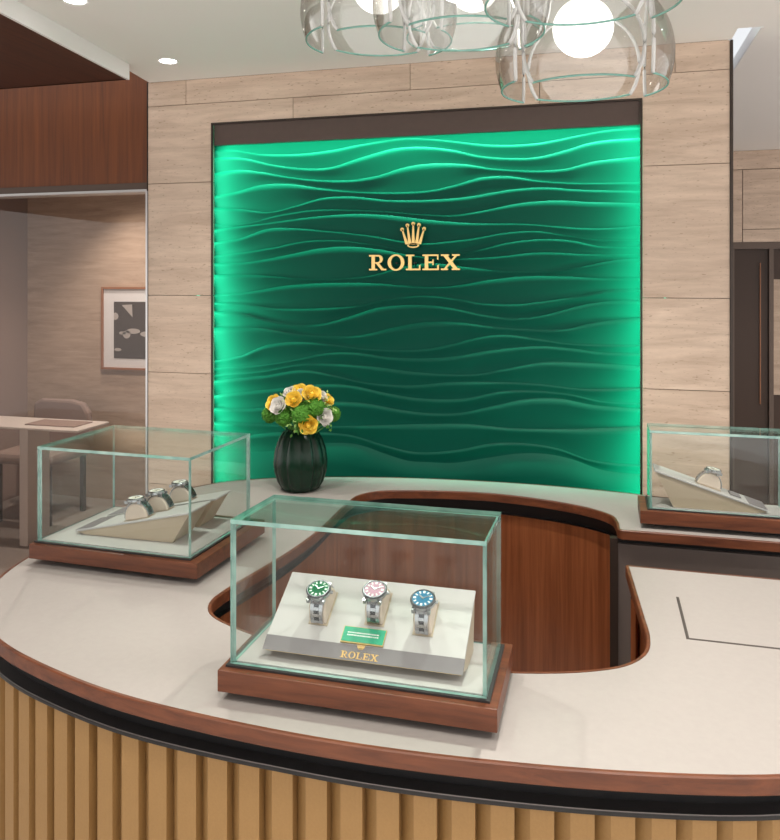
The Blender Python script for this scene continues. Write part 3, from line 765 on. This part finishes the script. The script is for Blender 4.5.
# ================================================================== VASE AND FLOWERS
VX, VY = -.972, 2.462
vase = empty('vase', (VX, VY, ZC)); tag(vase, 'dark green lobed glossy vase full of flowers', 'vase')
prof = [(0, 0), (.052, 0), (.060, .004), (.074, .028), (.0845, .065), (.087, .095), (.082, .135), (.071, .170), (.056, .196), (.047, .205), (.044, .206), (.042, .198), (.040, .15), (0, .14)]
prof = [(r_ * 1.055, z_) for r_, z_ in prof]
mb = MB(); mb.lathe(prof, 132, None, None, rad=lambda a: 1 - .09 * (1 - abs(math.sin(a * 5.5 + .35))) ** 2)
mb.build('body', 'vase_green', vase, smooth='all')
fc = Vector((VX, VY, ZC + .235))
def dirv(az, el): return Vector((math.cos(el) * math.cos(az), math.cos(el) * math.sin(az), math.sin(el)))
def pompom(p, r):
    mb = MB(); nu, nv = 30, 18; vs = []; fs = []
    for i in range(nv + 1):
        t = math.pi * i / nv
        for j in range(nu):
            q = r * (1 + random.uniform(-.10, .10)); a_ = 2 * math.pi * (j + .5 * (i % 2)) / nu
            vs.append((q * math.sin(t) * math.cos(a_), q * math.sin(t) * math.sin(a_), q * math.cos(t)))
    for i in range(nv):
        for j in range(nu): fs.append((i * nu + j, (i + 1) * nu + j, (i + 1) * nu + (j + 1) % nu, i * nu + (j + 1) % nu))
    mb.add(vs, fs, 'pompom')
    root = empty('green_pompom_flower', p)
    mb.build('bloom', None, root)
    hairs = MB()
    for k in range(170):
        d = Vector((random.gauss(0, 1), random.gauss(0, 1), random.gauss(0, 1))).normalized(); u = d.orthogonal().normalized(); wv = r * .05
        hairs.add([d * r * .95 - u * wv, d * r * .95 + u * wv, d * r * random.uniform(1.08, 1.2)], [(0, 1, 2)], 'pompom')
    hairs.build('bristles', None, root)
    stem_to(root, p)
    return tag(root, 'round bristly green pompom flower in the vase', 'flower', 'green pompoms in the vase')
def stem_to(root, p):
    q = Vector((VX, VY, ZC + .16)) + (p - fc) * .1 - Vector(root.location)
    MB().tube([(0, 0, 0), (q * .5)[:], q[:]], .0022, 6).build('stem', 'leaf', root)
def rose(p, out, r, mat, lab, grp, nm):
    r *= 1.22
    root = empty(nm, p); z = out.normalized(); u = z.orthogonal().normalized(); v = z.cross(u)
    M = Matrix(((u.x, v.x, z.x, 0), (u.y, v.y, z.y, 0), (u.z, v.z, z.z, 0), (0, 0, 0, 1)))
    layers = [(3, .30, .80, .0), (3, .5, .72, .15), (4, .74, .58, .5), (5, 1.0, .34, 1.1)]
    a_r = random.uniform(0, 6)
    mb = MB()
    for li, (cnt, rad_, hgt, flare) in enumerate(layers):
        for k in range(cnt):
            a0 = a_r + 2 * math.pi * (k + .37 * li + random.uniform(-.12, .12)) / cnt; span = 2 * math.pi / cnt * 1.35; vs = []; fs = []; na, nh = 6, 4
            for i in range(nh + 1):
                t = i / nh
                for j in range(na + 1):
                    s = j / na * 2 - 1; aa = a0 + s * span / 2
                    rr = r * (1 - .22 * s * s * (li / 3)) * (rad_ * (.35 + .65 * math.sin(t * math.pi * .5)) + flare * .16 * t * t); hh = r * (-.45 + (hgt + .45) * t * (1 - .16 * s * s * t))
                    vs.append((rr * math.cos(aa), rr * math.sin(aa), hh + random.uniform(-.02, .02) * r))
            for i in range(nh):
                for j in range(na): fs.append((i * (na + 1) + j, i * (na + 1) + j + 1, (i + 1) * (na + 1) + j + 1, (i + 1) * (na + 1) + j))
            mb.add(vs, fs, mat, M)
    mb.sphere((0, 0, .12 * r), .36 * r, 10, 6, mat, M)
    mb.build('petals', None, root, smooth='all')
    stem_to(root, p)
    return tag(root, lab, 'flower', grp)
# placed by photo direction at distances across the bouquet (right, depth towards viewer, height)
def bq(px, py, dep):
    d = ray(px, py); c = fc; t0 = (c.x * FW.x + c.y * FW.y); return d * (t0 - dep) + Vector((0, 0, H))
for px, py, dep, r_ in ((270, 414.5, .03, .024), (284, 417, .075, .026), (301, 415, .09, .029), (315, 407.5, .075, .027), (333, 414, .03, .022), (292, 402, .05, .022), (318, 418, .02, .02), (300, 402, -.05, .03), (320, 405, -.05, .028), (280, 405, -.05, .026)):
    pompom(bq(px, py, dep), r_ * 1.12)
YL_ = ['yellow rose half hidden behind a large white flower', 'yellow rose in the green vase', 'largest yellow rose, at the crest of the bouquet', 'yellow rose in the green vase', 'yellow rose drooping lowest, over the vase rim', 'smallest yellow rose, beside pale leaf sprigs']
for k, (px, py, dep, r_) in enumerate(((274, 403, .055, .021), (299.5, 391.5, .03, .021), (311.5, 395, .07, .024), (294, 400, .085, .021), (308, 425, .105, .023), (327, 400.5, .04, .017))):
    p = bq(px, py, dep); rose(p, (p - fc) + Vector((0, -.03, .02)) - FW * .03, r_, 'rose_yellow', YL_[k], 'yellow roses in the vase', 'yellow_rose')
WL_ = ['large white flower overlapping a yellow rose', 'white flower tucked between two yellow roses at the crest', 'white flower low beside the drooping yellow rose', 'white flower in the green vase', 'white flower in the green vase', 'smallest white bud under the low white flower']
for k, (px, py, dep, r_) in enumerate(((279, 406, .085, .022), (302, 396, .062, .018), (324, 416.5, .075, .021), (290, 393, .035, .017), (320, 397, .05, .017), (325, 422, .045, .012))):
    p = bq(px, py, dep); rose(p, (p - fc) + Vector((0, -.03, .02)) - FW * .03, r_, 'rose_white', WL_[k], 'white flowers in the vase', 'white_flower')
def sprig(px, py, dep, n_, size, mat):
    p = bq(px, py, dep); root = empty('leaf_sprig', p); mb = MB()
    for k in range(n_):
        c = Vector((random.gauss(0, .010), random.gauss(0, .008), random.gauss(0, .012))); d = Vector((random.gauss(0, 1), random.gauss(0, 1), random.gauss(-.2, 1))).normalized(); u = d.orthogonal().normalized()
        mb.add([c, c + d * size * .5 + u * size * .28, c + d * size, c + d * size * .5 - u * size * .28], [(0, 1, 2, 3)], mat)
    mb.build('leaves', None, root)
    stem_to(root, p)
    tag(root, 'leafy green sprig tucked between the flowers in the vase', 'leaf sprig', 'leaf sprigs in the vase')
for a_ in ((297, 428, .10, 16, .016, 'leaf'), (293, 421, .10, 12, .015, 'leaf_pale'), (289, 405, .08, 12, .014, 'leaf_pale'), (303, 403, .08, 14, .014, 'leaf'), (330, 407, .06, 22, .013, 'leaf_pale'), (325, 400, .05, 14, .012, 'leaf_pale'), (283, 395, .03, 14, .013, 'leaf_pale'), (328, 424, .05, 14, .013, 'leaf'), (318, 420, .09, 12, .014, 'leaf'), (276, 412, .06, 10, .013, 'leaf')):
    sprig(*a_)

# ================================================================== PENDANTS
def cap_shell(mb, rim, D, h0, h1, bulge, M, mat):
    """dish of glass standing on edge: rim circle in the local yz plane at x = D, bulging to +x, cut flat at z = h0 and h1"""
    Rs = (rim * rim + bulge * bulge) / (2 * bulge); nv, nu = 18, 22; vs = []; fs = []
    for i in range(nv + 1):
        z = h0 + (h1 - h0) * i / nv; half_ = math.sqrt(max(1e-8, rim * rim - z * z))
        for j in range(nu + 1):
            y = -half_ + 2 * half_ * (.5 - .5 * math.cos(math.pi * j / nu))
            x = D + math.sqrt(max(0, Rs * Rs - y * y - z * z)) - (Rs - bulge)
            vs.append((x, y, z))
    for i in range(nv):
        for j in range(nu): a_ = i * (nu + 1) + j; fs.append((a_, a_ + 1, a_ + nu + 2, a_ + nu + 1))
    mb.add(vs, fs, mat, M)
    row = lambda i: [vs[i * (nu + 1) + j] for j in range(nu + 1)]
    left = [vs[i * (nu + 1)] for i in range(nv + 1)]; right = [vs[i * (nu + 1) + nu] for i in range(nv + 1)]
    return row(0), row(nv), left, right
def make_pendant():
    root = empty('pendant_light')
    for k, D in enumerate((.108, .062, .108, .062)):
        M = Matrix.Rotation(k * math.pi / 2, 4, 'Z')
        g = MB(); bot, topl, lf, rt = cap_shell(g, .097, D, -.053, .096, .042, M, 'lamp_glass')
        o = g.build('glass_petal', None, root, smooth='all')
        e = MB()
        e.tube([M @ Vector(p) for p in bot], .0018, 6, 'lamp_rim_teal')
        for pth in (lf, rt): e.tube([M @ Vector(p) for p in pth], .0031, 8, 'lamp_rim')
        e.build('petal_rim', None, o, smooth='all')
    MB().lathe([(max(.0, .0515 * math.sin(math.pi * k / 16)), .052 - .050 * math.cos(math.pi * k / 16)) for k in range(15)], 40).build('opal_globe', 'bulb', root, smooth='all')
    MB().lathe([(0, .094), (.020, .094), (.022, .098), (.022, .12), (.006, .125), (.006, .13), (0, .13)], 20).build('socket', 'steel', root, smooth=True)
    arms = MB()
    for k, D in enumerate((.108, .062, .108, .062)):
        M = Matrix.Rotation(k * math.pi / 2, 4, 'Z'); arms.tube([M @ Vector((.01, 0, .115)), M @ Vector((D * .6, 0, .108)), M @ Vector((D + .002, 0, .096))], .0025, 6)
    arms.build('arms', 'steel', root)
    return root
PEND = [(583, 58, 1.40, 1.04, 0, 'clear glass petal pendant hanging lowest, before the dark header'), (379, 14, 1.60, 1.07, 4, 'clear glass petal pendant nearest the plain white ceiling'),
        (461, 3, 1.16, .88, -3, 'clear glass petal pendant overlapping the one nearest the plain ceiling'), (582, -33, .97, .86, 3, 'clear glass petal pendant directly above the lowest one'), (474, 12, 1.86, 1.15, 6, 'clear glass petal pendant half hidden behind the others')]
pp = make_pendant()
for i, (px, py, Z, ps, rz, lab) in enumerate(PEND):
    o = pp if i == 0 else copy_tree(pp)
    loc = ray(px, py) * Z + Vector((0, 0, H)); o.location = loc; o.rotation_euler = (0, 0, YAW - math.atan((px - CX) / F) + R(rz)); o.scale = (ps, ps, ps)
    tag(o, lab, 'pendant light', 'glass pendants over the counter')
for (px, py, Z, ps, rz, lab), o in zip(PEND, [x for x in list(COL.objects) if x.name.startswith('pendant_light')]):
    loc = o.location
    MB().tube([(0, 0, .128), (0, 0, (CEIL + .158 - loc.z) / ps)], .003, 6).build('cord', 'steel', o)

# ================================================================== DOWNLIGHTS
def downlight(x, y, lab, z=CEIL, power=SPOT_W, size=105):
    root = empty('downlight', (x, y, z)); tag(root, lab, 'ceiling light', 'ceiling downlights')
    MB().lathe([(.030, -.001), (.036, -.003), (.038, -.0005), (.038, .001), (.030, .001)], 28).build('trim_ring', 'trim_white', root, smooth=True)
    MB().lathe([(0, -.0012), (.030, -.0012)], 28).build('lens', 'lamp_disc', root)
    l = bpy.data.lights.new('downlight_beam', 'SPOT'); l.energy = power; l.spot_size = R(size); l.spot_blend = .8; l.shadow_soft_size = .03; l.color = (1, .93, .85)
    o = bpy.data.objects.new('downlight_beam', l); COL.objects.link(o); o.parent = root; o.location = (0, 0, -.02)
a_ = on_z(168, 61, CEIL); downlight(a_.x, a_.y, 'small round ceiling downlight above the stone wall corner', power=9, size=60)
a_ = on_z(75, 0, CEIL); downlight(a_.x, a_.y, 'round ceiling downlight beside the white soffit edge')
for x, y in ((.9, 1.75), (.95, .9), (-1.25, .75), (-.3, .55), (.45, .35), (-.8, -.2), (.3, -.6), (.9, 3.4), (1.2, 4.3)):  # downlights out of view, added to light the room and the passage
    downlight(x, y, 'unseen ceiling downlight added to light the room')
downlight(-.15, 1.85, 'added downlight inside the oval ceiling recess', CEIL + .155, 62, 100)  # added to light the inner wood panel and cast shadows under the cases
downlight(-.85, 1.78, 'added downlight at the end of the oval ceiling recess', CEIL + .155, 26, 100)  # second added lamp, for more shadow edges and the left case
downlight(-3.35, 4.75, 'round downlight above the framed picture', 2.6, 45, 90)
downlight(-2.6, 4.0, 'round downlight in the room behind the glass', 2.6, 80, 165)

# ================================================================== ROOM BEHIND THE GLASS
pic = tag(empty('framed_picture', (-3.30, YF - .03, .985)), 'framed dark photograph with a wide white mat on the far stone wall', 'picture')
W_, H_ = .66, .62
mb = MB(); t_ = .016
mb.box(-W_ / 2, W_ / 2, 0, .03, 0, t_).box(-W_ / 2, W_ / 2, 0, .03, H_ - t_, H_).box(-W_ / 2, -W_ / 2 + t_, 0, .03, t_, H_ - t_).box(W_ / 2 - t_, W_ / 2, 0, .03, t_, H_ - t_)
mb.build('frame', 'frame_wood', pic)
MB().box(-W_ / 2 + t_, W_ / 2 - t_, .012, .02, t_, H_ - t_).build('mat_board', 'mat_board', pic)
MB().box(-.225, .225, .009, .012, .085, .51).build('print', 'print_dark', pic)
mb = MB()
mb.prism([(-.155, .485), (-.07, .49), (-.065, .395)], .0075, .009, 'y')
for cx, cz, rx, rz_ in ((-.215, .40, .03, .028), (-.115, .265, .032, .03), (-.15, .275, .03, .012), (-.06, .29, .06, .02), (-.19, .15, .03, .012), (.05, .27, .05, .02)):
    mb.prism([(max(-.224, cx + rx * math.cos(k * math.pi / 8)), cz + rz_ * math.sin(k * math.pi / 8)) for k in range(16)], .0075, .009, 'y')
mb.build('print_highlights', 'print_mid', pic)
desk = tag(empty('desk', (-3.45, 4.2, 0)), 'pale glass topped desk in the room behind the glass', 'desk')
MB().box(-.75, .42, -.16, .16, .735, .75).build('desk_top', 'desk_white', desk, bevel=.004)
MB().box(-.04, .02, -.10, .10, 0, .735).build('leg', 'desk_white', desk)
MB().box(-.70, -.64, -.10, .10, 0, .735).build('leg', 'desk_white', desk)
MB().box(-.02, .34, -.08, .10, .75, .756).build('desk_mat', 'chair_fabric', desk)
ch = tag(empty('armchair', (-3.78, 4.66, 0)), 'brown upholstered chair behind the pale desk', 'chair')
MB().box(-.24, .24, -.22, .22, .40, .48).build('seat', 'chair_fabric', ch, bevel=.03)
mb = MB(); mb.prism([(-.24, .46), (.26, .46), (.24, .70), (.19, .77), (.10, .79), (-.16, .79), (-.22, .76)], .18, .24, 'y'); mb.build('backrest', 'chair_fabric', ch, bevel=.02)
for sx in (-.2, .2):
    for sy in (-.18, .18): MB().box(sx - .015, sx + .015, sy - .015, sy + .015, 0, .40).build('leg', 'bronze_dark', ch)
